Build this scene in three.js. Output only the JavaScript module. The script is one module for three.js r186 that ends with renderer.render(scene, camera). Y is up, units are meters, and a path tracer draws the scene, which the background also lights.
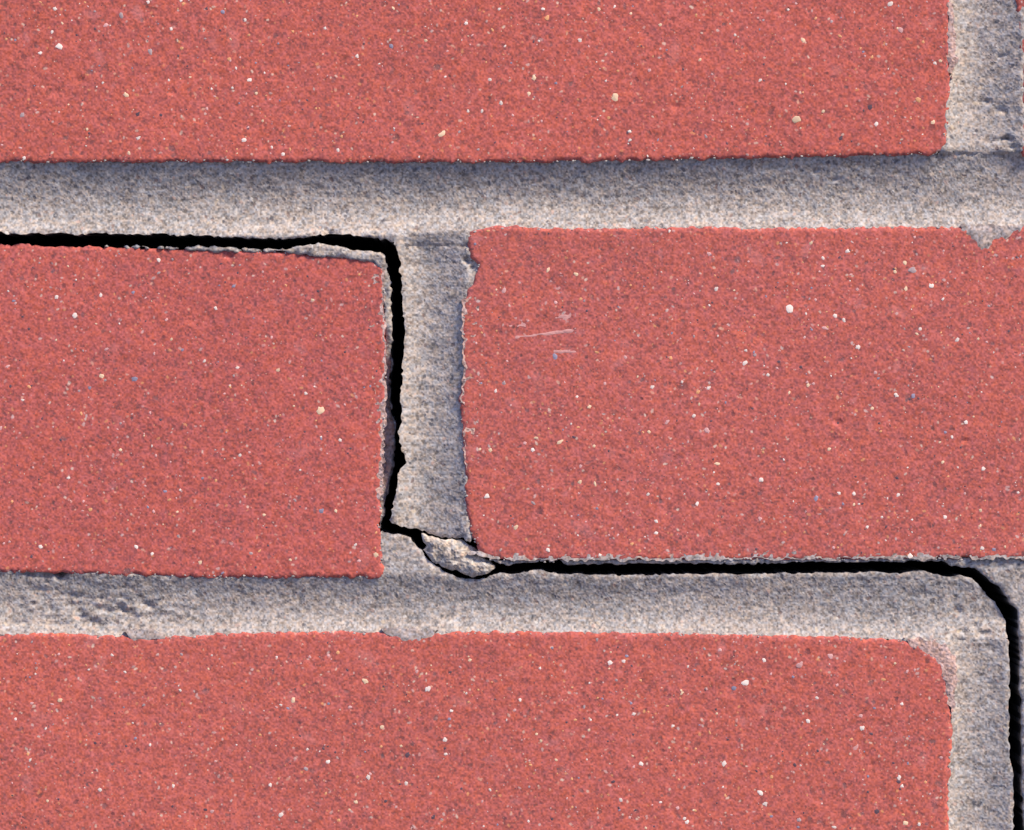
import * as THREE from 'three';
import { mergeGeometries } from 'three/addons/utils/BufferGeometryUtils.js';

// ---------------------------------------------------------------- camera, sky, sun, exposure
// The wall was measured in units of S = 0.185 mm: a brick face is 332 x 1160 units (about 62 x 215 mm). u runs right, v runs down.
const S = 0.000185, CU = 512, CV = 415, WALL_Y = 1.3;
const scene = new THREE.Scene();
const camera = new THREE.PerspectiveCamera(9, 1024 / 830, 0.02, 20);
const DIST = (415 * S) / Math.tan(THREE.MathUtils.degToRad(9 / 2));
camera.position.set(0, WALL_Y, DIST);
camera.lookAt(0, WALL_Y, 0);

const renderer = new THREE.WebGLRenderer({ antialias: true });
renderer.toneMapping = THREE.LinearToneMapping;
renderer.toneMappingExposure = 1.62;
renderer.shadowMap.enabled = true;

function skyTexture() {                                             // a clear pale blue sky, whiter at the horizon, dimmer below it
  const W = 256, H = 128, d = new Float32Array(W * H * 4);
  const zen = [0.27, 0.40, 0.92], hor = [0.62, 0.71, 1.06], low = [0.17, 0.165, 0.20];
  for (let j = 0; j < H; j++) {
    const y = Math.sin(((j + 0.5) / H - 0.5) * Math.PI);
    const k = Math.pow(Math.max(0, y), 0.5), g = THREE.MathUtils.smoothstep(-y, 0, 0.35);
    for (let i = 0; i < W; i++) {
      const o = (j * W + i) * 4;
      for (let c = 0; c < 3; c++) d[o + c] = y >= 0 ? hor[c] + (zen[c] - hor[c]) * k : hor[c] + (low[c] - hor[c]) * g;
      d[o + 3] = 1;
    }
  }
  const t = new THREE.DataTexture(d, W, H, THREE.RGBAFormat, THREE.FloatType);
  t.mapping = THREE.EquirectangularReflectionMapping; t.magFilter = t.minFilter = THREE.LinearFilter; t.needsUpdate = true;
  return t;
}
const SKY = skyTexture();
scene.background = SKY; scene.environment = SKY;
scene.backgroundIntensity = 0.62; scene.environmentIntensity = 0.62;

const sun = new THREE.DirectionalLight(new THREE.Color(1.0, 0.865, 0.69), 4.2);
sun.position.set(0.80 * 2, WALL_Y + 1.0 * 2, 0.60 * 2);
sun.target.position.set(0, WALL_Y, 0);
sun.castShadow = true; sun.shadow.radius = 30;
sun.shadow.mapSize.set(4096, 4096);
Object.assign(sun.shadow.camera, { left: -0.35, right: 0.35, top: 0.3, bottom: -0.3, near: 0.5, far: 5 });
scene.add(sun, sun.target);

// ---------------------------------------------------------------- numbers
function rng(seed) { let a = seed >>> 0; return () => { a = (a + 0x6d2b79f5) >>> 0; let t = Math.imul(a ^ (a >>> 15), 1 | a); t = (t + Math.imul(t ^ (t >>> 7), 61 | t)) ^ t; return ((t ^ (t >>> 14)) >>> 0) / 4294967296; }; }
const hash = (i, j, s) => { let h = Math.imul(i, 374761393) + Math.imul(j, 668265263) + Math.imul(s, 974711); h = Math.imul(h ^ (h >>> 13), 1274126177); return ((h ^ (h >>> 16)) >>> 0) / 2147483648 - 1; };
function noise(x, y, s = 0) {                                        // -1 .. 1
  const i = Math.floor(x), j = Math.floor(y), fx = x - i, fy = y - j, a = fx * fx * (3 - 2 * fx), b = fy * fy * (3 - 2 * fy);
  const p = hash(i, j, s), q = hash(i + 1, j, s), r = hash(i, j + 1, s), t = hash(i + 1, j + 1, s);
  return p + (q - p) * a + (r - p) * b + (p - q - r + t) * a * b;
}
const { clamp, lerp, smoothstep: sstep } = THREE.MathUtils;
function along(list, x) {                                            // a border given as [u, v] points, read at u
  if (x <= list[0][0]) return list[0][1];
  for (let k = 1; k < list.length; k++) if (x <= list[k][0]) { const [a, b] = list[k - 1], [c, d] = list[k]; return b + (d - b) * (x - a) / (c - a); }
  return list[list.length - 1][1];
}
function signedDistance(poly, x, y) {                                // positive inside
  let best = 1e18, inside = false;
  for (let i = 0, j = poly.length - 1; i < poly.length; j = i++) {
    const [ax, ay] = poly[j], [bx, by] = poly[i], ex = bx - ax, ey = by - ay, px = x - ax, py = y - ay;
    const t = clamp((px * ex + py * ey) / (ex * ex + ey * ey || 1), 0, 1), dx = px - t * ex, dy = py - t * ey;
    best = Math.min(best, dx * dx + dy * dy);
    if ((ay > y) !== (by > y) && x < ax + (ex * (y - ay)) / ey) inside = !inside;
  }
  return (inside ? 1 : -1) * Math.sqrt(best);
}

// ---------------------------------------------------------------- surface textures (colour and fine relief only)
function lattice(N, cx, cy, seed) {                                  // tiling value noise on N x N, cells of cx x cy texels
  const nx = Math.round(N / cx), ny = Math.round(N / cy), R = rng(seed), g = new Float32Array(nx * ny), out = new Float32Array(N * N);
  for (let k = 0; k < g.length; k++) g[k] = R() * 2 - 1;
  const ix = new Int32Array(N), wx = new Float32Array(N);
  for (let x = 0; x < N; x++) { const f = (x / N) * nx; ix[x] = Math.floor(f); const t = f - ix[x]; wx[x] = t * t * (3 - 2 * t); }
  for (let y = 0; y < N; y++) {
    const f = (y / N) * ny, j = Math.floor(f), t = f - j, w = t * t * (3 - 2 * t), r0 = (j % ny) * nx, r1 = ((j + 1) % ny) * nx;
    for (let x = 0; x < N; x++) {
      const i = ix[x], i2 = (i + 1) % nx, a = wx[x];
      out[y * N + x] = (g[r0 + i] * (1 - a) + g[r0 + i2] * a) * (1 - w) + (g[r1 + i] * (1 - a) + g[r1 + i2] * a) * w;
    }
  }
  return out;
}
const toByte = (c) => { c = clamp(c, 0, 1); return 255 * (c <= 0.0031308 ? 12.92 * c : 1.055 * Math.pow(c, 1 / 2.4) - 0.055); };
const LUT = new Uint8Array(4097); for (let k = 0; k <= 4096; k++) LUT[k] = Math.round(toByte(k / 4096));
function finish(bytes, N, srgb) {
  const t = new THREE.DataTexture(bytes, N, N, THREE.RGBAFormat, THREE.UnsignedByteType);
  t.wrapS = t.wrapT = THREE.RepeatWrapping; t.magFilter = THREE.LinearFilter; t.minFilter = THREE.LinearMipmapLinearFilter; t.generateMipmaps = true;
  if (srgb) t.colorSpace = THREE.SRGBColorSpace;
  t.needsUpdate = true; return t;
}
function stamp(N, R, lay, count, rMin, rMax, pow, stretch, put) {    // small irregular flecks, each a few texels
  for (let k = 0; k < count; k++) {
    const cx = R() * N, cy = R() * N, r = rMin + (rMax - rMin) * Math.pow(R(), pow), e = 1 + R() * stretch, an = R() * Math.PI, ca = Math.cos(an), sa = Math.sin(an), pick = R(), str = 0.5 + 0.5 * R(), m = Math.ceil(r * e) + 1;
    for (let y = -m; y <= m; y++) for (let x = -m; x <= m; x++) {
      const fx = Math.floor(cx) + x, fy = Math.floor(cy) + y, dx = fx - cx, dy = fy - cy, q = Math.hypot((dx * ca + dy * sa) / e, -dx * sa + dy * ca) / r + 0.25 * noise(fx * 0.5, fy * 0.5, 7);
      const w = 1 - sstep(q, 0.55, 1.15);
      if (w > 0.01) put((((fy % N) + N) % N) * N + (((fx % N) + N) % N), w * str, pick);
    }
  }
}
const TILE = 1024;                                                   // units covered by one texture repeat
function brickTextures() {
  const N = 2048, f = [lattice(N, 3, 3, 11), lattice(N, 5, 4.5, 12), lattice(N, 11, 10, 13), lattice(N, 40, 36, 14), lattice(N, 256, 200, 15), lattice(N, 4, 4, 16), lattice(N, 9, 9, 17)];
  const col = new Float32Array(N * N * 3), h = new Float32Array(N * N);
  for (let k = 0; k < N * N; k++) {
    const a = 0.85 * f[0][k] + 0.46 * f[1][k] + 0.20 * f[2][k] + 0.09 * f[3][k] + 0.10 * f[4][k], hue = 0.75 * f[5][k] + 0.45 * f[6][k] + 0.2 * f[3][k];
    const dark = Math.max(0, -a - 0.32);                             // grey-violet between the clay grains
    const L = 1 + 0.37 * a;
    col[3 * k] = 0.425 * L * (1 + 0.04 * hue) - 0.05 * dark;
    col[3 * k + 1] = 0.098 * (1 + 0.40 * a) * (1 - 0.05 * hue) + 0.010 * dark;
    col[3 * k + 2] = 0.078 * (1 + 0.36 * a) * (1 - 0.26 * hue) + 0.012 * dark;
    h[k] = 0.5 + 0.17 * f[0][k] * 0.5 + 0.2 * f[1][k] + 0.14 * f[2][k] + 0.04 * f[3][k];
  }
  const R = rng(77), mix = (k, w, c) => { for (let q = 0; q < 3; q++) col[3 * k + q] += (c[q] - col[3 * k + q]) * w; };
  const darks = [[0.10, 0.035, 0.045], [0.16, 0.05, 0.05], [0.07, 0.04, 0.045], [0.13, 0.09, 0.10]];
  stamp(N, R, 0, 8000, 1.1, 4.4, 2.4, 0.9, (k, w, p) => { mix(k, w * 0.62, darks[Math.floor(p * 4)]); h[k] -= 0.22 * w; });
  stamp(N, R, 0, 260, 3.5, 7.5, 1.6, 0.7, (k, w, p) => { mix(k, w * 0.6, darks[Math.floor(p * 4)]); h[k] -= 0.4 * w; });
  const lights = [[0.70, 0.58, 0.46], [0.66, 0.36, 0.25], [0.60, 0.31, 0.27], [0.68, 0.32, 0.13], [0.60, 0.48, 0.44]];
  stamp(N, R, 0, 8500, 1.0, 3.2, 2.2, 0.8, (k, w, p) => { mix(k, w * 0.7, lights[Math.floor(p * 5)]); h[k] += 0.06 * w; });
  stamp(N, R, 0, 420, 5, 14, 1.5, 1.4, (k, w, p) => { mix(k, w * 0.22, p < 0.5 ? [0.56, 0.24, 0.24] : [0.26, 0.075, 0.09]); });
  const cb = new Uint8Array(N * N * 4), hb = new Uint8Array(N * N * 4);
  for (let k = 0; k < N * N; k++) {
    for (let q = 0; q < 3; q++) cb[4 * k + q] = LUT[Math.round(clamp(col[3 * k + q], 0, 1) * 4096)];
    hb[4 * k] = hb[4 * k + 1] = hb[4 * k + 2] = clamp(h[k], 0, 1) * 255; cb[4 * k + 3] = hb[4 * k + 3] = 255;
  }
  return [finish(cb, N, true), finish(hb, N, false)];
}
function mortarTextures() {
  const N = 2048, f = [lattice(N, 3, 3, 21), lattice(N, 5, 4.5, 22), lattice(N, 12, 8, 23), lattice(N, 60, 18, 24), lattice(N, 300, 120, 25), lattice(N, 5, 4.5, 26), lattice(N, 26, 4, 27)];
  const col = new Float32Array(N * N * 3), h = new Float32Array(N * N);
  for (let k = 0; k < N * N; k++) {
    const a = 0.62 * f[0][k] + 0.48 * f[1][k] + 0.18 * f[2][k] + 0.12 * f[3][k] + 0.14 * f[4][k] + 0.16 * f[6][k], hue = f[5][k] + 0.2 * f[4][k];
    const L = 1 + 0.60 * a;
    col[3 * k] = 0.325 * L * (1 + 0.11 * hue); col[3 * k + 1] = 0.293 * L; col[3 * k + 2] = 0.272 * L * (1 - 0.12 * hue);
    h[k] = 0.5 + 0.18 * f[0][k] + 0.2 * f[1][k] + 0.09 * f[2][k] + 0.05 * f[6][k];
  }
  const R = rng(78), mix = (k, w, c) => { for (let q = 0; q < 3; q++) col[3 * k + q] += (c[q] - col[3 * k + q]) * w; };
  stamp(N, R, 0, 14000, 1.2, 4.2, 2.0, 1.0, (k, w, p) => { mix(k, w * 0.8, p < 0.5 ? [0.07, 0.07, 0.085] : p < 0.8 ? [0.12, 0.10, 0.085] : [0.17, 0.11, 0.095]); h[k] -= 0.3 * w; });
  stamp(N, R, 0, 13000, 1.2, 4.0, 1.8, 0.8, (k, w, p) => { mix(k, w * 0.7, p < 0.6 ? [0.56, 0.53, 0.49] : p < 0.85 ? [0.54, 0.44, 0.32] : [0.50, 0.33, 0.26]); h[k] += 0.16 * w; });
  const cb = new Uint8Array(N * N * 4), hb = new Uint8Array(N * N * 4);
  for (let k = 0; k < N * N; k++) {
    for (let q = 0; q < 3; q++) cb[4 * k + q] = LUT[Math.round(clamp(col[3 * k + q], 0, 1) * 4096)];
    hb[4 * k] = hb[4 * k + 1] = hb[4 * k + 2] = clamp(h[k], 0, 1) * 255; cb[4 * k + 3] = hb[4 * k + 3] = 255;
  }
  return [finish(cb, N, true), finish(hb, N, false)];
}
const [brickColor, brickRelief] = brickTextures(), [mortarColor, mortarRelief] = mortarTextures();
const M = {
  brick: new THREE.MeshStandardMaterial({ map: brickColor, bumpMap: brickRelief, bumpScale: 0.00012, roughness: 0.92, metalness: 0 }),
  mortar: new THREE.MeshStandardMaterial({ map: mortarColor, bumpMap: mortarRelief, bumpScale: 0.00014, roughness: 0.96, metalness: 0 }),
  film: new THREE.MeshStandardMaterial({ map: mortarColor, bumpMap: mortarRelief, bumpScale: 0.0002, color: new THREE.Color().setRGB(1.28, 0.98, 0.94), roughness: 0.96 }),
  dust: new THREE.MeshStandardMaterial({ map: mortarColor, color: new THREE.Color().setRGB(1.12, 1.06, 1.06), roughness: 0.96 }),
  flake: new THREE.MeshStandardMaterial({ map: mortarColor, bumpMap: mortarRelief, bumpScale: 0.0003, color: new THREE.Color().setRGB(1.2, 1.16, 1.08), roughness: 0.96 }),
  scratch: new THREE.MeshStandardMaterial({ color: new THREE.Color().setRGB(0.54, 0.27, 0.25), bumpMap: brickRelief, bumpScale: 0.0001, roughness: 0.9 }),
  dirt: new THREE.MeshStandardMaterial({ color: new THREE.Color().setRGB(0.03, 0.028, 0.028), roughness: 1 }),
  grain: new THREE.MeshStandardMaterial({ vertexColors: true, roughness: 0.55 }),
};

// ---------------------------------------------------------------- one grid for all pieces: fine where the wall is seen, coarse beyond
function axis(lo, a, b, hi, fine, coarse) { const out = []; for (let x = a - coarse; x > lo; x -= coarse) out.unshift(x); for (let x = a; x <= b; x += fine) out.push(x); for (let x = b + coarse; x < hi; x += coarse) out.push(x); return [lo, ...out, hi]; }
const XS = axis(-800, -40, 1064, 2200, 2, 16), YS = axis(-190, -40, 870, 985, 2, 16);
const toX = (u) => (u - CU) * S, toY = (v) => (CV - v) * S;

// A solid with an irregular outline: the front follows height(u, v, distance from the edge), its sides run back to depth zEnd.
function solid(poly, height, { rag = [0.8, 0.8], ragSign = 1, zEnd = -480, sides = true, uv = [0, 0], flare = 0, cap = false } = {}) {
  let u0 = 1e9, u1 = -1e9, v0 = 1e9, v1 = -1e9;
  for (const [x, y] of poly) { u0 = Math.min(u0, x); u1 = Math.max(u1, x); v0 = Math.min(v0, y); v1 = Math.max(v1, y); }
  const i0 = Math.max(0, XS.findIndex((x) => x >= u0 - 6) - 1), i1 = Math.min(XS.length - 1, XS.findLastIndex((x) => x <= u1 + 6) + 1);
  const j0 = Math.max(0, YS.findIndex((y) => y >= v0 - 6) - 1), j1 = Math.min(YS.length - 1, YS.findLastIndex((y) => y <= v1 + 6) + 1);
  const W = i1 - i0 + 1, H = j1 - j0 + 1, F = new Float32Array(W * H);
  for (let j = 0; j < H; j++) for (let i = 0; i < W; i++) {
    const x = XS[i0 + i], y = YS[j0 + j];
    let d = signedDistance(poly, x, y);
    if (Math.abs(d) < 12) d += ragSign * (rag[0] * noise(x / 9, y / 9, 3) + rag[1] * noise(x / 3.4, y / 3.4, 4));
    F[j * W + i] = d === 0 ? 1e-4 : d;
  }
  const pos = [], uvs = [], index = [], at = new Map();
  const vertex = (key, x, y, d) => {
    let n = at.get(key);
    if (n === undefined) { n = pos.length / 3; at.set(key, n); pos.push(toX(x), toY(y), S * height(x, y, Math.max(0, d))); uvs.push((x + uv[0]) / TILE, -(y + uv[1]) / TILE); }
    return n;
  };
  const inner = (i, j) => vertex(j * W + i, XS[i0 + i], YS[j0 + j], F[j * W + i]);
  const cross = (i, j, p, q) => {
    if (p < i || q < j) [i, j, p, q] = [p, q, i, j];
    const a = F[j * W + i], b = F[q * W + p], t = a / (a - b);
    return vertex((p > i ? 1 : 2) * W * H + j * W + i, lerp(XS[i0 + i], XS[i0 + p], t), lerp(YS[j0 + j], YS[j0 + q], t), 0);
  };
  const rims = [];
  for (let j = 0; j + 1 < H; j++) for (let i = 0; i + 1 < W; i++) {
    const c = [[i, j + 1], [i + 1, j + 1], [i + 1, j], [i, j]], s = c.map(([a, b]) => F[b * W + a] > 0);
    if (!s[0] && !s[1] && !s[2] && !s[3]) continue;
    const ring = [], tags = [];
    for (let k = 0; k < 4; k++) {
      const n = (k + 1) % 4;
      if (s[k]) { ring.push(inner(...c[k])); tags.push(0); }
      if (s[k] !== s[n]) { ring.push(cross(...c[k], ...c[n])); tags.push(s[k] ? 1 : 2); }
    }
    for (let k = 1; k + 1 < ring.length; k++) index.push(ring[0], ring[k], ring[k + 1]);
    for (let k = 0; k < ring.length; k++) if (tags[k] === 1 && tags[(k + 1) % ring.length] === 2) rims.push([ring[k], ring[(k + 1) % ring.length]]);
  }
  const front = new THREE.BufferGeometry();
  front.setAttribute('position', new THREE.Float32BufferAttribute(pos, 3)); front.setAttribute('uv', new THREE.Float32BufferAttribute(uvs, 2)); front.setIndex(index); front.computeVertexNormals();
  const list = [front];
  if (sides) {
    const sp = [], su = [], si = [], sm = new Map(), steps = [0, 0.02, 0.08, 1];
    const cu = (u0 + u1) / 2, cv = (v0 + v1) / 2;
    const column = (n) => {
      if (sm.has(n)) return sm.get(n);
      const base = sp.length / 3; sm.set(n, base);
      const x = pos[3 * n], y = pos[3 * n + 1], z = pos[3 * n + 2];
      for (const k of steps) { const g = 1 + flare * k; sp.push(toX(cu) + (x - toX(cu)) * g, toY(cv) + (y - toY(cv)) * g, lerp(z, zEnd * S, k)); su.push(uvs[2 * n] + (k * zEnd) / TILE * 0.3, uvs[2 * n + 1] + (k * zEnd) / TILE); }
      return base;
    };
    for (const [a, b] of rims) { const p = column(a), q = column(b); for (let k = 0; k + 1 < steps.length; k++) si.push(p + k, p + k + 1, q + k + 1, p + k, q + k + 1, q + k); }
    const side = new THREE.BufferGeometry();
    side.setAttribute('position', new THREE.Float32BufferAttribute(sp, 3)); side.setAttribute('uv', new THREE.Float32BufferAttribute(su, 2)); side.setIndex(si); side.computeVertexNormals();
    list.push(side);
    if (cap) { const b = front.clone(), P = b.attributes.position; for (let k = 0; k < P.count; k++) { const g = 1 + flare; P.setXYZ(k, toX(cu) + (P.getX(k) - toX(cu)) * g, toY(cv) + (P.getY(k) - toY(cv)) * g, zEnd * S); } b.setIndex([...index].reverse()); b.computeVertexNormals(); list.push(b); }
  }
  return mergeGeometries(list);
}

// ---------------------------------------------------------------- borders measured on the wall
const crackUpper = [[-800, 230], [0, 232.5], [100, 233.8], [200, 235], [240, 237], [285, 239], [300, 238], [316, 235], [345, 235], [370, 237], [386, 238.5], [393, 242], [395.5, 246]];
const crackUpperHead = [[395.5, 246], [397.5, 252], [399.5, 262], [401.5, 275], [403, 300], [403.5, 320], [404.5, 340], [403, 360], [402, 380], [400, 395], [402, 414], [400.5, 424], [398.5, 433], [399, 440], [401, 450], [404.5, 459], [405, 463], [400.5, 468], [397.5, 480], [395.5, 490], [394, 500], [391.5, 510], [389, 519], [390.5, 524], [400, 525.5], [411, 528.5], [420, 530], [431, 534], [440, 537], [452, 538.3], [463, 537.5], [470, 542]];
const crackUpperRight = [[470, 542], [480, 553], [489, 560], [496, 563], [508, 565], [520, 564], [540, 562], [555, 561], [570, 564], [640, 564], [700, 563], [740, 564], [780, 563], [820, 561.5], [850, 562.5], [880, 561.5], [900, 562], [920, 560.5], [945, 561]];
const crackCorner = [[945, 561], [949, 566], [960, 567], [975, 568], [982, 573], [990, 582], [1000, 587], [1007, 596], [1012, 604], [1018, 610], [1019, 620], [1020, 640], [1021, 660], [1020, 690], [1022, 700], [1022, 740], [1023, 785], [1024, 830], [1025, 970]];
const crackLowerLeft = [[-800, 242], [0, 244], [100, 245.8], [200, 246.5], [285, 248], [300, 245], [318, 242], [330, 245.5], [345, 248.5], [370, 250.5], [380, 251.5], [384.5, 255], [387, 264], [388.5, 276], [391, 290], [391.5, 302], [392.7, 320], [391.5, 340], [391, 360], [390, 380], [389, 400], [391.5, 415], [394, 425], [395.5, 440], [394, 450], [393, 460], [392, 468], [389.5, 480], [387, 490], [385, 500], [383.5, 510], [382, 520], [381, 530]];
const crackLowerBed = [[381, 530], [388, 533], [400, 535], [411, 538.5], [417, 546.5], [424, 555], [431, 562.5], [438, 568], [450, 575], [461, 578.5], [473, 580], [485, 578.5], [494, 573.5], [508, 573.5], [520, 572.8], [540, 569.8], [555, 572.5], [570, 575], [640, 575], [700, 574], [740, 574], [820, 572.8], [880, 572.4], [900, 573.4], [920, 570.8], [935, 573.5], [945, 576.5], [960, 576], [970, 578], [978, 583], [985, 592], [993, 600], [1001, 611], [1006, 620], [1008.8, 640]];
const crackLowerHead = [[1008.8, 640], [1009, 660], [1010, 695], [1009.5, 740], [1011, 760], [1014, 785], [1013.5, 830], [1013, 970]];
const topBrickBottom = [[-210, 162], [200, 162], [500, 162], [650, 160.5], [740, 158.5], [820, 157], [880, 155], [936, 154.5]];
const rightBrickTop = [[470, 232], [474, 229.5], [490, 227], [520, 226.5], [560, 228.5], [600, 228], [700, 227], [740, 228], [820, 228], [1024, 226], [1630, 226]];
const rightBrickLeft = [[488, 557], [480, 550], [472, 535], [468, 515], [466, 500], [465, 470], [463, 440], [460, 400], [461, 395], [463, 370], [462, 330], [463, 300], [468, 290], [475, 280], [478, 271], [478, 263], [471, 258], [467, 250], [467.5, 240]];
const leftBrickBottom = [[-776, 571], [0, 571.5], [60, 573], [110, 575], [220, 577.5], [381, 578]];
const bottomBrickTop = [[-210, 635], [0, 635], [60, 633], [110, 636], [150, 638], [190, 636], [240, 633], [350, 631.5], [390, 634], [430, 634], [450, 632], [520, 632], [600, 633], [700, 634], [820, 637], [860, 637.5], [900, 639.6], [920, 645], [935, 653]];
const bottomBrickRight = [[945, 663], [948, 680], [950, 700], [952, 720], [950, 760], [949, 800], [949, 966]];
const shift = (list, du, dv) => list.map(([x, y]) => [x + du, y + dv]), back = (list) => [...list].reverse();

// ---------------------------------------------------------------- heights (units; 0 is the wall's face)
const grit = (x, y) => 0.45 * noise(x / 5, y / 4, 31) + 0.45 * noise(x / 11, y / 7, 32) + 0.6 * noise(x / 60, y / 24, 33);
const dents = [[94, 608, 13, 3, 2.2], [120, 613, 10, 2.4, 3], [146, 604, 10, 2.4, 3], [90, 623, 16, 3, 2.4], [60, 574, 7, 5, 16], [28, 574, 7, 4, 6], [46, 574, 6, 4, 6], [104, 626, 11, 3, 4], [130, 634, 16, 4, 3], [60, 625, 20, 3, 3], [20, 624, 14, 3, 2.5], [40, 590, 20, 3, 1.6], [75, 597, 14, 3, 2],
  [468, 260, 5, 3.5, 8], [475, 266, 6, 6, 5], [452, 240, 9, 2.4, 0.8], [1006, 139, 6, 3, 7], [1013, 147, 6, 3, 7], [985, 101, 7, 2.4, 3], [1000, 110, 8, 2.2, 3], [1006, 55, 5, 2.5, 3], [965, 632, 4.5, 3.5, 5], [975, 627, 6, 3, 4], [985, 634, 9, 3, 4], [958, 612, 4, 3, 3], [838, 178, 6, 2, 3], [330, 233.5, 11, 4, 6], [818, 170, 5, 3, 4], [540, 165, 12, 2, 2], [410, 165, 10, 2, 3], [995, 140, 14, 2, 2.5]];
const dent = (x, y) => { let z = 0; x += 3.2 * noise(x / 5, y / 4, 61); y += 1.8 * noise(x / 4, y / 4, 62); for (const [a, b, p, q, d] of dents) { const r = ((x - a) / p) ** 2 + ((y - b) / q) ** 2; if (r < 4) z -= d * Math.exp(-r * 1.6); } return z; };
const torn = (x, y) => (2.3 * noise(x / 10, y / 3.2, 71) + 1.2 * noise(x / 4, y / 2.2, 72)) * Math.exp(-(((x - 95) / 85) ** 2) - ((y - 611) / 17) ** 2);
const edgeDip = (x, y, d) => Math.max(0, 1 - d / 3) * Math.max(0, 1.2 + 1.6 * noise(x / 13, y / 13, 73));
const upperTop = (x) => (x > 936 ? 154.5 : along(topBrickBottom, x)), upperBottom = (x) => (x < 360 ? 234 : x > 480 ? 228 : lerp(234, 228, (x - 360) / 120));
const uprightHollow = (q, w) => { const s = clamp(q, -0.04, 1.04); return -2 + w * (-0.235 * (1 - (1 - s) ** 4) + 0.232 * Math.max(0, s) ** 1.7); };
function upperHeight(x, y, d = 9) {
  const t = clamp((y - upperTop(x)) / (upperBottom(x) - upperTop(x)), -0.1, 1.02);
  let z = -3.8 + 66 * (-0.5 * t + 0.175 * t * t + 0.342 * t ** 4);      // tooled hollow, steepest at its lower lip
  const wB = x > 390 && x < 485 ? sstep(y, 216, 266) : 0;
  z = lerp(z, uprightHollow((x - 400) / 64, 64), wB);
  const wA = x > 935 && x < 1040 ? 1 - sstep(y, 149, 156) : 0, wD = sstep(x, 925, 955) * sstep(1 - t, 0.5, 1);
  z = lerp(z - 4 * wD, uprightHollow((x - 949) / 70, 66 - 34 * sstep(y, 105, 150)), wA);
  return z + grit(x, y) + dent(x, y) - edgeDip(x, y, d);
}
const lowerTop = (x) => (x < 381 ? along(leftBrickBottom, x) : 575), lowerBottom = (x) => along(bottomBrickTop, Math.min(x, 880));
function lowerHeight(x, y, d = 9) {
  const t = clamp((y - lowerTop(x)) / (lowerBottom(x) - lowerTop(x)), 0, 1.02);
  let z = -4.4 + 60 * (-0.38 * t + 0.19 * t * t + 0.21 * t ** 4);
  const w = sstep(y, 618, 652) * sstep(x, 915, 950);
  z = lerp(z, uprightHollow((x - 948) / 68, 52) - 0.6, w);
  const e = sstep(x + y, 1545, 1640) * (1 - w);                     // the worn corner beside the crack
  return z - 3 * e + grit(x, y) + dent(x, y) + torn(x, y) - edgeDip(x, y, d);
}
const arris = (d, r, drop) => (d >= r ? 0 : -drop * (1 - Math.sqrt(Math.max(0, 1 - (1 - d / r) ** 2))));
const pits = [[676, 107, 5, 4, 2], [838, 423, 5, 4, 2.4], [172, 92, 4, 4, 2], [80, 80, 5, 4, 1.8], [229, 256, 5, 3, 3], [835, 440, 6, 2, 1.6], [966, 441, 7, 2, 2], [556, 287, 9, 8, 0.8], [872, 765, 8, 3, 1.4], [740, 712, 3, 8, 1.2], [766, 714, 3, 7, 1.2], [862, 745, 3, 14, 1], [326, 510, 5, 4, 1.8], [55, 92, 6, 5, 1]];
const pit = (x, y) => { let z = 0; for (const [a, b, p, q, d] of pits) { const r = ((x - a) / p) ** 2 + ((y - b) / q) ** 2; if (r < 4) z -= d * Math.exp(-r * 1.6); } return z; };
const brickFace = (base, tiltU, tiltV, s) => (x, y, d) => base + tiltU * (x - CU) / 1000 + tiltV * (y - CV) / 1000 + 0.8 * noise(x / 130, y / 90, s) + 0.32 * noise(x / 16, y / 14, s + 1) + 0.20 * noise(x / 5, y / 5, s + 2) + pit(x, y) + arris(d + 0.5 * noise(x / 14, y / 14, s + 3), 4.2, 2.3);

// ---------------------------------------------------------------- the wall
const wall = new THREE.Group(); wall.name = 'brick_wall'; wall.position.set(0, WALL_Y, 0);
wall.userData = { label: 'red brick wall with grey mortar joints and a stepped black crack through it', category: 'brick wall', kind: 'thing' };
scene.add(wall);
const used = {};
function part(name, geometry, material, parent, label) {
  const m = new THREE.Mesh(geometry, material);
  used[name] = (used[name] ?? -1) + 1;
  m.name = used[name] ? `${name}_${String(used[name]).padStart(3, '0')}` : name;
  m.castShadow = m.receiveShadow = true;
  if (label) m.userData.label = label;
  parent.add(m); return m;
}

// bricks
const faces = {
  top: brickFace(0, 0.6, 0, 40), topRight: brickFace(-1, 0, 0, 50), left: brickFace(-4.3, 5, 22, 60), right: brickFace(0.4, 0, 0.8, 70), bottom: brickFace(-0.2, 0.5, 0, 80), bottomRight: brickFace(0, 0, 0, 90),
};
const outlines = {
  top: [[-210, -172], [946, -172], [950, 0], [951, 75], [950, 85], [948, 110], [947, 138], [943, 149], [936, 154.5], ...back(topBrickBottom).slice(1)],
  topRight: [[1018, -172], [2180, -172], [2180, 155], [1024, 155], [1020, 150], [1020, 130], [1022, 100], [1023, 75], [1020, 40], [1016, 10]],
  left: [[-776, 242.5], [0, 244.3], [100, 246.4], [150, 247.6], [200, 248.5], [285, 250.5], [315, 254], [345, 255.5], [362, 256.5], [372, 258], [380, 262], [383.5, 268], [384.5, 300], [386, 340], [385, 380], [384, 400], [383, 440], [381, 480], [380, 530], [382, 560], [384, 573], ...back(leftBrickBottom)],
  right: [...rightBrickTop, [1630, 558], [1024, 558.5], [948, 559], [900, 559.5], [700, 560], [560, 560.5], [500, 560.5], ...rightBrickLeft],
  bottom: [...bottomBrickTop, ...bottomBrickRight, [-210, 966]],
  bottomRight: [[1031, 640], [2190, 636], [2190, 966], [1031, 966]],
};
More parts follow.
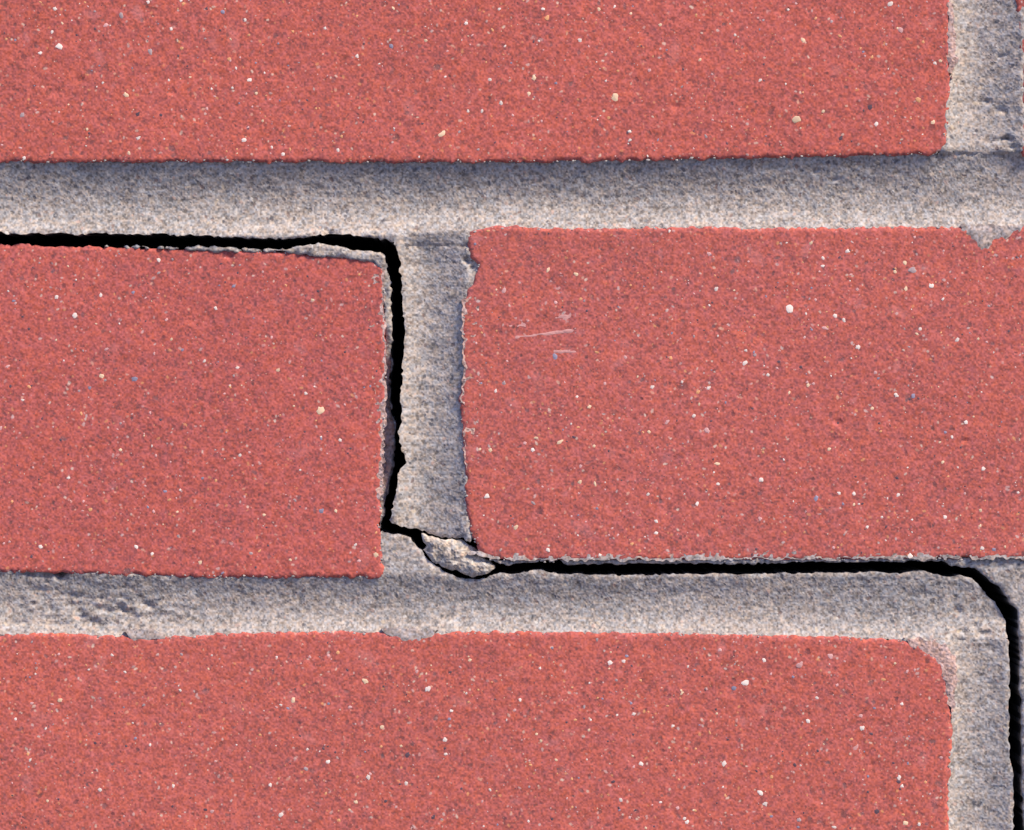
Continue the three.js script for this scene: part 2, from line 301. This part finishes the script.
const offset = { top: [0, 0], topRight: [390, 40], left: [310, 520], right: [130, 260], bottom: [700, 610], bottomRight: [55, 130] };
const tints = { top: [1, 1, 0.98], topRight: [0.95, 0.95, 0.95], left: [0.95, 0.94, 0.97], right: [0.98, 1.03, 1.05], bottom: [1.0, 1.02, 1.0], bottomRight: [1, 1, 1] };
const tinted = (k) => { const m = M.brick.clone(); m.color.setRGB(...tints[k]); return m; };
const bricks = {};
for (const k of Object.keys(outlines)) bricks[k] = part('brick', solid(outlines[k], faces[k], { rag: [1.15, 1.6], uv: offset[k] }), tinted(k), wall);
bricks.left.userData.label = 'brick set slightly back, left of the crack';

// joints
part('bed_joint', solid([[-776, 158], ...crackUpper, [472, 246], [472, 231.5], ...shift(rightBrickTop, 0, 3.4).slice(2), [1630, 150], [1026, 150], [1026, 154], [940, 154], [936, 151], ...back(shift(topBrickBottom, 0, -4)).slice(1)], upperHeight, { rag: [1.1, 1.5] }), M.mortar, wall);
part('head_joint', solid([...crackUpperHead, [474, 537], ...shift(rightBrickLeft, 3.5, 0).slice(3, -1), [472, 246]], upperHeight, { rag: [1.1, 1.5], ragSign: -1 }), M.mortar, wall);
part('head_joint', solid([[940, 154], [1026, 154], [1026, -172], [943, -172], [946.5, 0], [947.5, 75], [945, 100], [941, 140]], upperHeight, { rag: [0.9, 1.2], ragSign: -1 }), M.mortar, wall);
part('bed_joint', solid([...shift(leftBrickBottom, 0, -3.5).slice(0, -1), [379, 573], [378, 540], ...crackLowerBed, [902, 640], ...back(shift(bottomBrickTop.slice(0, -3), 0, 3.4)), [-776, 638]], lowerHeight, { rag: [0.9, 1.1] }), M.mortar, wall);
part('head_joint', solid([[902, 640], ...crackLowerHead, [947, 970], ...back(shift(bottomBrickRight, -3.4, 0)).slice(1), [931, 656.5], [916, 648.5], [902.5, 644]], lowerHeight, { rag: [0.9, 1.1], ragSign: -1 }), M.mortar, wall);
const cornerHeight = (x, y, d) => -3.2 + 0.02 * (1000 - x) - 1.6 * sstep(y, 560, 600) + 2 * sstep(y, 610, 640) + grit(x, y) + arris(d, 2.5, 1.5);
part('bed_joint', solid([...crackCorner, [1034, 970], [1034, 642], [1630, 640], [1630, 555.5], [1024, 556], [946, 556.5]], cornerHeight, { rag: [0.8, 1.0] }), M.mortar, wall, 'mortar right of the crack');

// the crack itself: an open dirty gap with walls of its own
const crackLine = [...crackUpper, ...crackUpperHead.slice(1), ...crackUpperRight.slice(1), ...crackCorner.slice(1), ...back(crackLowerHead), ...back(crackLowerBed).slice(1), ...back(crackLowerLeft).slice(1)];
part('crack', solid(crackLine, (x, y) => -300 + 6 * noise(x / 20, y / 20, 5), { rag: [0.4, 0.4], zEnd: -18 }), M.dirt, wall, 'black open crack stepping down from left to right');
const coreBox = new THREE.BoxGeometry(1400 * S, 1080 * S, 90 * S); coreBox.translate(0, 0, -515 * S);
part('mortar_backing', coreBox, M.mortar, wall);

// mortar left clinging to the bricks
const leftResidue = [...crackLowerLeft.filter(([x]) => x >= 100), [378, 529], [378.5, 480], [380.5, 440], [381.5, 400], [382.5, 380], [383.5, 340], [382, 300], [381, 272], [377, 265], [370, 261], [345, 258], [315, 256.5], [285, 252.5], [200, 250], [150, 248.5]];
part('mortar_residue', solid(leftResidue, (x, y, d) => faces.left(x, y, 50) - 0.9 + 3.2 * (1 - sstep(y, 256, 275)) - 17 * sstep(y, 318, 372) * (1 - 0.7 * sstep(y, 480, 520)) - 1.5 * noise(x / 6, y / 7, 15) + grit(x, y) * 0.8 + arris(d, 2.4, 2), { rag: [1.2, 1.7], zEnd: -140 }), M.mortar, bricks.left);
const rightResidue = [...crackUpperRight.slice(2), [945, 557], [900, 557.5], [820, 558], [760, 556.5], [700, 558], [620, 558.5], [560, 559], [500, 559], [489, 557]];
part('mortar_residue', solid(rightResidue, (x, y, d) => -1.4 + grit(x, y) * 0.8 + arris(d, 2, 1.6), { rag: [0.8, 1.4], zEnd: -140 }), M.mortar, bricks.right);
const smear = (poly, face, lift, m, parent) => part('mortar_smear', solid(poly, (x, y, d) => face(x, y, 50) + lift * Math.min(1, d / 5) + 0.45 * noise(x / 3.2, y / 3.2, 9) + 0.2 * noise(x / 9, y / 9, 10) - 0.22, { rag: [2.0, 2.2], zEnd: -12 }), m, parent);
smear([[958, 225], [1022, 225], [1018, 232], [1007, 238], [1001, 241], [994, 240], [988, 247], [981, 251], [975, 246], [970, 240], [965, 236]], faces.right, 1.0, M.dust, bricks.right);
smear([[384, 629], [440, 629], [430, 637], [420, 642], [402, 641], [390, 637]], faces.bottom, 0.55, M.dust, bricks.bottom);
smear([[122, 630], [168, 630], [164, 638], [150, 641], [132, 639]], faces.bottom, 0.5, M.dust, bricks.bottom);
smear([[900, 636], [926, 639], [946, 646], [955, 660], [956, 690], [952, 722], [948, 702], [943, 678], [936, 664], [926, 655], [912, 647]], faces.bottom, 0.6, M.film, bricks.bottom);
smear([[470, 553], [560, 555], [700, 552], [830, 553], [960, 554], [1024, 553], [1024, 559], [820, 559], [600, 560.5], [492, 560]], faces.right, 0.05, M.dust, bricks.right);
smear([[462, 300], [474, 296], [482, 310], [476, 350], [480, 400], [472, 470], [466, 470], [462, 380]], faces.right, -0.12, M.film, bricks.right);
smear([[374, 262], [384, 268], [386, 340], [385, 420], [382, 500], [374, 500], [377, 420], [370, 330], [366, 275]], faces.left, -0.1, M.film, bricks.left);
smear([[545, 284], [551, 276], [562, 276], [569, 283], [567, 293], [557, 297], [547, 293]], faces.right, 0.02, M.scratch, bricks.right);
smear([[505, 318], [545, 312], [575, 312], [574, 322], [540, 326], [508, 326]], faces.right, -0.12, M.scratch, bricks.right);
smear([[853, 715], [862, 712], [868, 730], [862, 745], [858, 768], [850, 760]], faces.bottom, -0.08, M.scratch, bricks.bottom);
smear([[949, 0], [955, 2], [956, 60], [953, 84], [948, 70], [947, 30]], faces.top, 0.6, M.film, bricks.top);

for (const line of [[[514, 336.6], [545, 332.6], [570, 329.2], [574, 330], [572, 332.4], [545, 335], [515, 338.4]], [[553, 350.6], [577, 350.2], [578, 352.6], [554, 353.4]], [[553, 316.8], [569, 313.6], [572, 315.6], [556, 319]]])
  part('scratch', solid(line, (x, y, d) => faces.right(x, y, 50) + 0.35 * Math.min(1, d), { rag: [0.5, 0.7], zEnd: -8 }), M.scratch, bricks.right);

// grains in the clay: [u, v, radius, tone]; the ones that stand out, then many small ones
const TONES = { w: [0.72, 0.62, 0.55], c: [0.70, 0.51, 0.33], o: [0.66, 0.32, 0.14], g: [0.36, 0.27, 0.27], b: [0.24, 0.22, 0.30], d: [0.09, 0.05, 0.065], p: [0.62, 0.34, 0.32] };
const marked = {
  top: [[59, 47, 4.6, 'w'], [52, 32, 2.4, 'w'], [40, 53, 2.6, 'w'], [55, 9, 3, 'w'], [148, 2, 2.4, 'w'], [183, 4, 2.4, 'o'], [121, 15, 3.6, 'g'], [223, 12, 3.4, 'b'], [245, 20, 2.2, 'w'], [249, 35, 2.2, 'o'], [229, 59, 3, 'o'], [249, 80, 2.6, 'w'], [244, 140, 2.8, 'w'], [138, 138, 2.6, 'w'], [129, 153, 2.4, 'c'], [87, 129, 2.2, 'c'], [22, 115, 2.8, 'g'], [171, 29, 2.6, 'w'], [172, 92, 3.2, 'd'], [79, 80, 3, 'd'], [150, 52, 4, 'g'], [138, 114, 3, 'd'], [161, 115, 2.4, 'd'], [126, 95, 3.2, 'c'], [106, 25, 2.6, 'p'], [62, 23, 2, 'c'], [391, 46, 4, 'b'], [466, 23, 2.4, 'w'], [534, 78, 3.4, 'c'], [615, 97, 5, 'c'], [501, 103, 3.4, 'w'], [468, 111, 2.2, 'w'], [482, 111, 2, 'w'], [442, 134, 4, 'c'], [505, 46, 2.2, 'w'], [338, 150, 2.4, 'w'], [283, 154, 2.6, 'w'], [357, 56, 2.4, 'w'], [325, 28, 2.2, 'w'], [393, 8, 2.4, 'c'], [580, 40, 2.6, 'w'], [547, 18, 3, 'o'], [543, 9, 2.2, 'w'], [599, 9, 2.6, 'c'], [539, 41, 2.2, 'w'], [676, 107, 3.6, 'd'], [797, 119, 5, 'c'], [803, 40, 3.4, 'c'], [886, 44, 2.4, 'p'], [890, 4, 4, 'w'], [901, 30, 4, 'p'], [876, 124, 3.2, 'w'], [874, 153, 3.8, 'w'], [933, 122, 3, 'c'], [841, 138, 3, 'd'], [918, 100, 3.4, 'o'], [870, 107, 3.2, 'd'], [805, 157, 3, 'c'], [872, 57, 2.2, 'o'], [935, 63, 2.2, 'w'], [700, 60, 2.4, 'c'], [735, 35, 2.2, 'w'], [660, 25, 2.4, 'c'], [630, 140, 2.2, 'w'], [760, 80, 2.2, 'w']],
  left: [[74, 315, 3.4, 'w'], [101, 376, 3.4, 'c'], [134, 379, 3.4, 'b'], [158, 260, 3, 'w'], [56, 297, 2.6, 'w'], [100, 295, 2.4, 'w'], [106, 349, 2.6, 'p'], [215, 308, 2.6, 'w'], [320, 411, 4.2, 'c'], [321, 511, 4.4, 'b'], [171, 339, 2.2, 'c'], [204, 361, 2.2, 'w'], [230, 387, 2.2, 'o'], [278, 370, 2.2, 'c'], [40, 547, 2.8, 'w'], [31, 557, 3, 'd'], [136, 547, 2.6, 'w'], [152, 554, 2.2, 'w'], [200, 563, 2.6, 'c'], [68, 478, 2.6, 'w'], [120, 450, 2.4, 'c'], [180, 490, 2.2, 'w'], [240, 455, 2.4, 'w'], [264, 515, 2.4, 'c'], [300, 470, 2, 'w'], [340, 440, 2.4, 'w'], [90, 510, 2.4, 'o'], [22, 400, 2.2, 'w'], [312, 300, 2.2, 'c'], [355, 545, 2.6, 'w'], [376, 555, 3.2, 'c'], [290, 560, 2.4, 'c'], [233, 286, 2.8, 'b'], [250, 430, 2.6, 'd'], [160, 420, 2.4, 'd'], [60, 440, 2.4, 'd']],
  right: [[789, 309, 5, 'w'], [811, 243, 3, 'c'], [848, 251, 2.8, 'w'], [823, 258, 2.6, 'w'], [823, 266, 2.4, 'w'], [905, 263, 3, 'c'], [912, 270, 4.4, 'g'], [931, 286, 3.8, 'w'], [906, 289, 2.6, 'c'], [943, 299, 2.4, 'w'], [716, 289, 2.6, 'w'], [709, 254, 3, 'p'], [835, 316, 3.2, 'w'], [844, 320, 2.4, 'w'], [825, 328, 3, 'p'], [858, 347, 3.4, 'w'], [920, 329, 2.4, 'w'], [957, 340, 3.2, 'w'], [978, 339, 2.4, 'c'], [745, 363, 3.2, 'w'], [768, 375, 3.2, 'w'], [808, 385, 2.8, 'c'], [896, 395, 3.4, 'w'], [913, 396, 3, 'b'], [709, 388, 2.6, 'w'], [789, 393, 2.4, 'c'], [838, 424, 4.4, 'd'], [829, 449, 3.2, 'c'], [966, 422, 2.8, 'w'], [952, 437, 2.2, 'w'], [717, 464, 3, 'c'], [761, 480, 3.2, 'w'], [718, 484, 2.2, 'w'], [839, 493, 2.4, 'w'], [854, 494, 3, 'w'], [898, 495, 3, 'w'], [882, 517, 2.2, 'w'], [983, 469, 2.8, 'w'], [760, 519, 3, 'p'], [867, 527, 2.6, 'w'], [945, 517, 2.6, 'w'], [982, 548, 3, 'w'], [910, 556, 3.4, 'w'], [897, 478, 2.8, 'd'], [816, 498, 3, 'b'], [555, 357, 4, 'b'], [652, 387, 2.8, 'w'], [682, 382, 2.8, 'w'], [708, 388, 3, 'w'], [589, 407, 3, 'c'], [560, 442, 3.2, 'c'], [533, 450, 3, 'w'], [525, 443, 3, 'p'], [707, 431, 3.6, 'p'], [667, 422, 2.8, 'p'], [649, 432, 2.4, 'c'], [694, 416, 2.4, 'w'], [671, 358, 2.4, 'o'], [594, 446, 2.2, 'c'], [504, 383, 3, 'g'], [548, 270, 3, 'c'], [576, 274, 3, 'c'], [504, 291, 3, 'p'], [490, 450, 3, 'c'], [516, 527, 3.2, 'c'], [548, 550, 3.8, 'w'], [487, 496, 3.4, 'w'], [561, 441, 2.4, 'c'], [697, 504, 2.6, 'w'], [656, 521, 2.4, 'w'], [656, 533, 2.4, 'w'], [533, 503, 2.6, 'g'], [600, 555, 2.6, 'w'], [632, 544, 2.4, 'o'], [648, 494, 2.2, 'w'], [580, 482, 3, 'c'], [595, 484, 3, 'c'], [574, 437, 2.6, 'd']],
  bottom: [[293, 700, 3.8, 'c'], [365, 681, 3.6, 'c'], [428, 689, 3.4, 'w'], [328, 762, 3.2, 'w'], [368, 777, 3.4, 'w'], [445, 740, 3, 'w'], [446, 754, 3.2, 'w'], [281, 815, 3, 'w'], [356, 802, 2.6, 'c'], [270, 785, 2.6, 'w'], [406, 783, 2.6, 'w'], [306, 769, 3, 'g'], [350, 707, 2.6, 'p'], [281, 705, 2.4, 'w'], [382, 727, 2.6, 'c'], [401, 746, 2.4, 'c'], [451, 711, 3, 'w'], [407, 755, 4, 'd'], [433, 817, 3.6, 'd'], [206, 810, 3.4, 'd'], [745, 683, 4, 'w'], [734, 688, 3, 'b'], [760, 793, 4, 'w'], [765, 804, 3.4, 'w'], [724, 764, 3, 'w'], [862, 728, 4, 'w'], [861, 716, 3, 'p'], [808, 721, 2.8, 'w'], [764, 660, 3.2, 'w'], [800, 665, 5, 'p'], [830, 656, 4, 'p'], [720, 650, 3, 'p'], [610, 663, 3, 'w'], [624, 661, 2.4, 'w'], [682, 693, 2.6, 'c'], [641, 764, 2.8, 'w'], [634, 714, 2.6, 'w'], [673, 726, 2.2, 'w'], [621, 800, 2.8, 'w'], [905, 823, 3.8, 'c'], [919, 824, 2.8, 'w'], [899, 778, 2.8, 'w'], [902, 786, 2.8, 'w'], [899, 782, 2.8, 'd'], [799, 820, 2.8, 'g'], [687, 822, 3.2, 'w'], [834, 827, 2.6, 'w'], [817, 698, 2.8, 'w'], [902, 704, 2.4, 'w'], [877, 812, 4, 'd'], [613, 782, 3, 'd'], [125, 672, 2.4, 'w'], [60, 700, 2.6, 'c'], [150, 745, 2.4, 'w'], [30, 760, 2.4, 'w'], [95, 743, 3, 'd'], [180, 690, 2.2, 'w'], [520, 700, 2.4, 'w'], [556, 760, 2.6, 'c'], [490, 790, 2.4, 'w'], [540, 668, 2.4, 'w'], [575, 720, 2.2, 'o'], [112, 655, 2.4, 'w'], [470, 660, 2.6, 'c'], [100, 790, 2.6, 'w']],
};
const seedGrain = new THREE.IcosahedronGeometry(1, 1);
function grains(key, seed, [u0, v0, u1, v1], density) {
  const R = rng(seed), list = (marked[key] ?? []).map((g) => [...g]), keys = ['w', 'c', 'o', 'p', 'p', 'p', 'o', 'd', 'd', 'd', 'g', 'b'];
  const n = Math.round((u1 - u0) * (v1 - v0) * density);
  for (let k = 0; k < n; k++) list.push([lerp(u0, u1, R()), lerp(v0, v1, R()), 0.8 + 1.5 * Math.pow(R(), 2.2), keys[Math.floor(R() * keys.length)]]);
  const geos = [];
  for (const [x, y, r, tone] of list) {
    if (signedDistance(outlines[key], x, y) < 3) { R(); continue; }
    const g = seedGrain.clone(), P = g.attributes.position, s = Math.floor(R() * 1000), c = TONES[tone], v = 0.82 + 0.3 * R(), e = tone === 'w' ? 1 : 1.06;
    const colors = new Float32Array(P.count * 3), sx = r * (0.60 + 0.42 * R()) * e, sy = r * (0.54 + 0.32 * R()), a = R() * 3.1, ca = Math.cos(a), sa = Math.sin(a), z = faces[key](x, y, 50);
    for (let k = 0; k < P.count; k++) {
      const px = P.getX(k), py = P.getY(k), pz = P.getZ(k), w = 1 + 0.42 * noise(px * 2.1 + s, py * 2.1 + s * 0.7, 3), qx = px * sx * w, qy = py * sy * w;
      P.setXYZ(k, toX(x + qx * ca - qy * sa), toY(y + qx * sa + qy * ca), S * (z - (tone === 'd' ? 0.25 : 0.15) + pz * (tone === 'd' ? 0.45 : 0.2 + 0.10 * r)));
      for (let q = 0; q < 3; q++) colors[3 * k + q] = Math.min(0.9, c[q] * v);
    }
    g.setAttribute('color', new THREE.BufferAttribute(colors, 3)); geos.push(g);
  }
  const merged = mergeGeometries(geos); merged.computeVertexNormals();
  part('mineral_grains', merged, M.grain, bricks[key]).userData.kind = 'stuff';
}
grains('top', 1, [-60, -40, 948, 158], 0.0030);
grains('left', 2, [-60, 248, 382, 574], 0.0026);
grains('right', 3, [470, 230, 1084, 556], 0.0030);
grains('bottom', 4, [-60, 638, 948, 870], 0.0030);

// sand from the joints stuck to the brick edges
function crumbs(key, seed, line, spread, every, heightAt) {
  const R = rng(seed), geos = [];
  for (let k = 1; k < line.length; k++) {
    const [a, b] = line[k - 1], [c, d] = line[k], L = Math.hypot(c - a, d - b), n = Math.round(L / every);
    for (let m = 0; m < n; m++) {
      const t = R(), x = lerp(a, c, t) + (R() + R() - 1) * spread, y = lerp(b, d, t) + (R() + R() - 1) * spread, r = 0.5 + 1.1 * R() * R(), v = 0.5 + 0.45 * R(), s = Math.floor(R() * 1000);
      if (x < -60 || x > 1084 || y < -50 || y > 880) continue;
      const g = seedGrain.clone(), P = g.attributes.position, colors = new Float32Array(P.count * 3), e = signedDistance(outlines[key], x, y), z = e > 0 ? faces[key](x, y, e) : heightAt(x, y);
      for (let q = 0; q < P.count; q++) {
        const w = 1 + 0.5 * noise(P.getX(q) * 2.1 + s, P.getY(q) * 2.1 + s * 0.7, 3);
        P.setXYZ(q, toX(x + P.getX(q) * r * w * 1.2), toY(y + P.getY(q) * r * w * 0.85), S * (z + P.getZ(q) * 0.4 * r));
        colors[3 * q] = 0.50 * v; colors[3 * q + 1] = 0.455 * v; colors[3 * q + 2] = 0.42 * v;
      }
      g.setAttribute('color', new THREE.BufferAttribute(colors, 3)); geos.push(g);
    }
  }
  const merged = mergeGeometries(geos); merged.computeVertexNormals();
  part('sand_crumbs', merged, M.grain, bricks[key]).userData.kind = 'stuff';
}
crumbs('top', 11, [...topBrickBottom.slice(0, -1), [936, 154], [945, 145], [948, 110], [951, 75], [950, -40]], 2.4, 4.6, upperHeight);
crumbs('left', 12, [[240, 250], [315, 254], [362, 256.5], [383, 266], [385, 340], [382, 460], [380, 530], [383, 574], ...back(leftBrickBottom)], 2.6, 4.6, lowerHeight);
crumbs('right', 13, [[1024, 558], [900, 559], [700, 559.5], [560, 560], [500, 560], ...rightBrickLeft, ...rightBrickTop.slice(0, -1)], 2.4, 4.6, upperHeight);
crumbs('bottom', 14, [...bottomBrickTop, ...bottomBrickRight], 2.6, 4.6, lowerHeight);

// ---------------------------------------------------------------- the loose flake of mortar in the crack
const flake = new THREE.Group(); flake.name = 'mortar_flake'; flake.position.set(0, WALL_Y, 0);
flake.userData = { label: 'small loose flake of pale mortar wedged in the crack below the middle upright joint', category: 'mortar flake' };
scene.add(flake);
const flakeLine = [[420.5, 532.5], [428, 536], [440, 538.6], [452, 539.8], [464, 540], [470.5, 546.5], [479, 554], [488.5, 561], [494.5, 564.5], [495.5, 568], [489.5, 573.2], [480, 576.6], [471, 576.4], [459, 572.2], [447, 568], [437, 564], [430, 559], [424.5, 550], [427.4, 546.7], [421, 539]];
const flakeHeight = (x, y, d) => {
  const p = ((x - 458) * -0.5 + (y - 555) * 0.87) + 3 * noise(x / 9, y / 9, 53);   // across the flake, downwards
  return lerp(-6.5, -0.5, sstep(p, -20, 2)) - 3.4 * sstep(p, 4, 20) + 1.5 * noise(x / 4.2, y / 3.4, 51) + 1.3 * noise(x / 9, y / 5, 52) + arris(d, 3, 2.2) + (x < 432 ? -1.5 : 0);
};
part('flake_body', solid(flakeLine, flakeHeight, { rag: [1.3, 1.7], zEnd: -48, flare: 0.02, cap: true, uv: [210, 95] }), M.flake, flake);

renderer.render(scene, camera);
